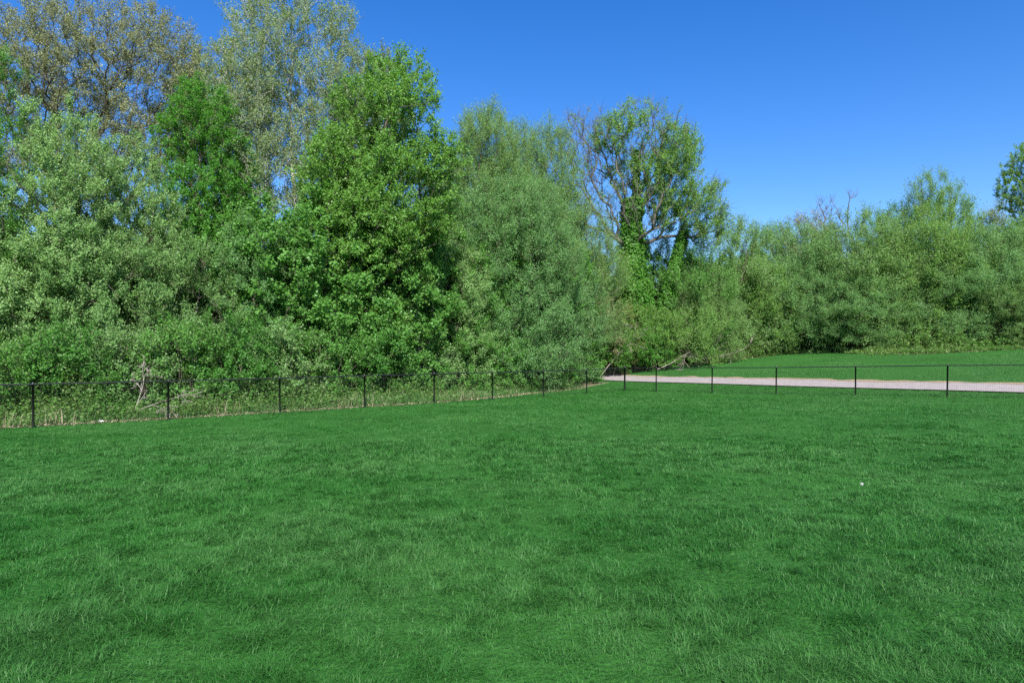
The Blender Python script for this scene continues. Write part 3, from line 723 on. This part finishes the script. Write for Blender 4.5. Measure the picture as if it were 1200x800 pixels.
tb_ = rng.uniform(-6, 46, 3000); db_ = bank_edge(tb_) + rng.uniform(1.5, 9, 3000); x = CX + RD[0] * tb_ + RN[0] * db_; y = CY + RD[1] * tb_ + RN[1] * db_
V1, F1, T1 = weeds(x, y, 1.2, 2.6, 40, .16)
Fc = np.concatenate([Fc, F1 + len(V)]); V = np.concatenate([V, V1]); Tn = np.concatenate([Tn, T1 * .6])
# more at the foot of the hedge on the bank
t_ = rng.uniform(-6, 40, 3200); d_ = bank_edge(t_) + rng.normal(.9, .7, len(t_)); x = CX + RD[0] * t_ + RN[0] * d_; y = CY + RD[1] * t_ + RN[1] * d_
V2, F2, T2 = weeds(x, y, .15, .75, 20, .12)
grp(link("undergrowth", mesh_np("undergrowth", np.concatenate([V, V2]), np.concatenate([Fc, F2 + len(V)]), M_WEED, {'tint': np.concatenate([Tn, T2])})),
    label="knee high green weeds along the edge of the wood", cat="weeds", kind='stuff')
x, y = strip_points(3200, .0, 2.6, sq=1.4); k = (vnoise(x, y, 1.9, 41) > .62); x, y = x[k], y[k]; n = len(x)
V, Fc, Tn = blades(rng, x, y, rng.uniform(.15, .75, n) * (.4 + vnoise(x, y, 1.2, 42)), rng.uniform(.006, .014, n), np.clip(rng.normal(.4, .3, n), 0, 1), 2, rng.random(n))
xg, yg = strip_points(26000, -.1, 3.4, sq=1.1); ng = len(xg)
Vg, Fg, Tg = blades(rng, xg, yg, rng.uniform(.12, .6, ng) * (.25 + 1.1 * vnoise(xg, yg, 1.5, 71)), rng.uniform(.006, .013, ng), np.clip(rng.normal(.6, .35, ng), 0, 1.3), 2, np.clip(rng.beta(1.3, 3, ng) + .8 * (vnoise(xg, yg, 2, 72) - .5), 0, 1))
grp(link("tall_grass", mesh_np("tall grass", Vg, Fg, M_TUFT, {'tint': Tg})), label="unmown pale green grass growing along the outside of the fence", cat="grass", kind='stuff')
grp(link("dry_grass", mesh_np("dry grass", V, Fc, M_STRAW, {'tint': Tn})), label="straw coloured dry stalks standing among the weeds behind the fence", cat="dry grass", kind='stuff')
x, y = strip_points(9000, -.25, 1.6, sq=1.8); n = len(x)
P = np.stack([x, y, ground_z(x, y) + .012 + rng.random(n) * .03], 1); a_ = rng.random(n) * 6.28
ax = np.stack([np.cos(a_), np.sin(a_), rng.normal(0, .3, n)], 1); s_ = np.stack([-np.sin(a_), np.cos(a_), rng.normal(0, .4, n)], 1); L = rng.uniform(.04, .09, n)[:, None]
V = np.stack([P, P + ax * L * .5 + s_ * L * .35, P + ax * L, P + ax * L * .5 - s_ * L * .35], 1).reshape(-1, 3)
grp(link("fallen_leaves", mesh_np("fallen leaves", V, np.arange(n * 4).reshape(-1, 4), M_STRAW, {'tint': rng.random(n) * .8})), label="tan fallen leaves strewn along the lawn's edge behind the fence", cat="leaves", kind='stuff')

# ------------------------------------------------------------------ fallen dead branches, litter, seed head
def dead_branch(px, Z, length, yaw, tilt, lift, seed, label):
    rng = np.random.default_rng(seed); b = base(px, Z)
    A, B, ra, rb = [], [], [], []
    def limb(p, d, L, r, lev):
        k = 6
        for i in range(k):
            e = p + d * L / k; A.append(p); B.append(e); r2 = r * .86; ra.append(r); rb.append(r2); r = r2; p = e
            d = norm(d + rng.normal(0, .10, 3))
            if lev < 3 and i > 0 and rng.random() < .75: limb(p, norm(d + rng.normal(0, .6, 3)), L * rng.uniform(.3, .55), r * .6, lev + 1)
    d0 = np.array([math.cos(yaw) * math.cos(tilt), math.sin(yaw) * math.cos(tilt), math.sin(tilt)])
    limb(np.array([0, 0, lift]), d0, length, .011 * length, 0)
    V, Fc = tubes(A, B, np.maximum(ra, .008), np.maximum(rb, .006), 6)
    return grp(link('dead_branch', mesh_np('dead branch', V, Fc, M_DEAD), None, Vector(b)), label, "branch")
dead_branch(770, 44, 3.2, R(20), R(20), .2, 1, "pale dead branch lying among bushes, the longest of the fallen ones")
dead_branch(800, 45, 3.6, R(150), R(12), .3, 2, "bleached fallen branch tangle at the head of the path")
dead_branch(815, 45.5, 3.4, R(15), R(8), .5, 3, "dark fallen branch sticking out toward the bank lawn")
dead_branch(700, 42.2, 3.2, R(30), R(38), .1, 4, "slanting bare branch in front of the reddish brown bush")
dead_branch(672, 41, 4.4, R(70), R(72), .1, 5, "upright pale bare stem left standing before the reddish bush")
dead_branch(157, 21.6, 1.5, R(100), R(80), .0, 6, "pale broken stem standing behind the fence beside the second post")
dead_branch(160, 21.5, 1.3, R(15), R(25), .25, 7, "thin dry branch leaning off the pale broken stem")

def white_mat(name, c, rough=.5):
    m, t, o, N = new_mat(name); p = N("ShaderNodeBsdfPrincipled"); n = N("ShaderNodeTexNoise"); n.inputs['Scale'].default_value = 20
    t.links.new(mixc(t, N, n.outputs[0], c, tuple(v * .75 for v in c)), p.inputs['Base Color']); p.inputs['Roughness'].default_value = rough
    t.links.new(p.outputs[0], o.inputs[0]); return m
import bmesh
bm = bmesh.new(); bmesh.ops.create_icosphere(bm, subdivisions=4, radius=.062)
r2 = random.Random(4)
from mathutils import noise as mnoise
for v in bm.verts:
    nvec = mnoise.noise_vector(v.co * 14) * .05 + mnoise.noise_vector(v.co * 32) * .02
    v.co = Vector((v.co.x * 1.3, v.co.y * .8, v.co.z * .45)) + nvec
me = bpy.data.meshes.new("crumpled paper"); bm.to_mesh(me); bm.free(); me.materials.append(white_mat("white paper", (.8, .8, .8)))
xl, yl = base(119, 20.2)[:2]; 
grp(link("crumpled_paper", me, None, (xl, yl, float(ground_z(xl, yl)) + .05)), "crumpled white scrap of litter lying just behind the fence", "litter")

Zs = 7.95; bs = base(1010, Zs)
root = bpy.data.objects.new("dandelion", None); COL.objects.link(root); root.location = Vector(bs)
grp(root, "single white dandelion seed head standing in the open lawn", "flower")
V, Fc = tubes([[0, 0, 0], [.004, 0, .06]], [[.004, 0, .06], [.002, .004, .115]], [.002, .0018], [.0018, .0015], 6)
link("stem", mesh_np("stem", V, Fc, M_WEED, {'tint': np.zeros(len(Fc))}), root)
rng = np.random.default_rng(2); n = 160; dv = norm(rng.normal(0, 1, (n, 3))); c0 = np.array([.002, .004, .125])
V, Fc = tubes(c0 + dv * .003, c0 + dv * .016, np.full(n, .0008), np.full(n, .0022), 3)
link("seed_head", mesh_np("seed head", V, Fc, white_mat("white fluff", (.85, .85, .85), .8)), root)
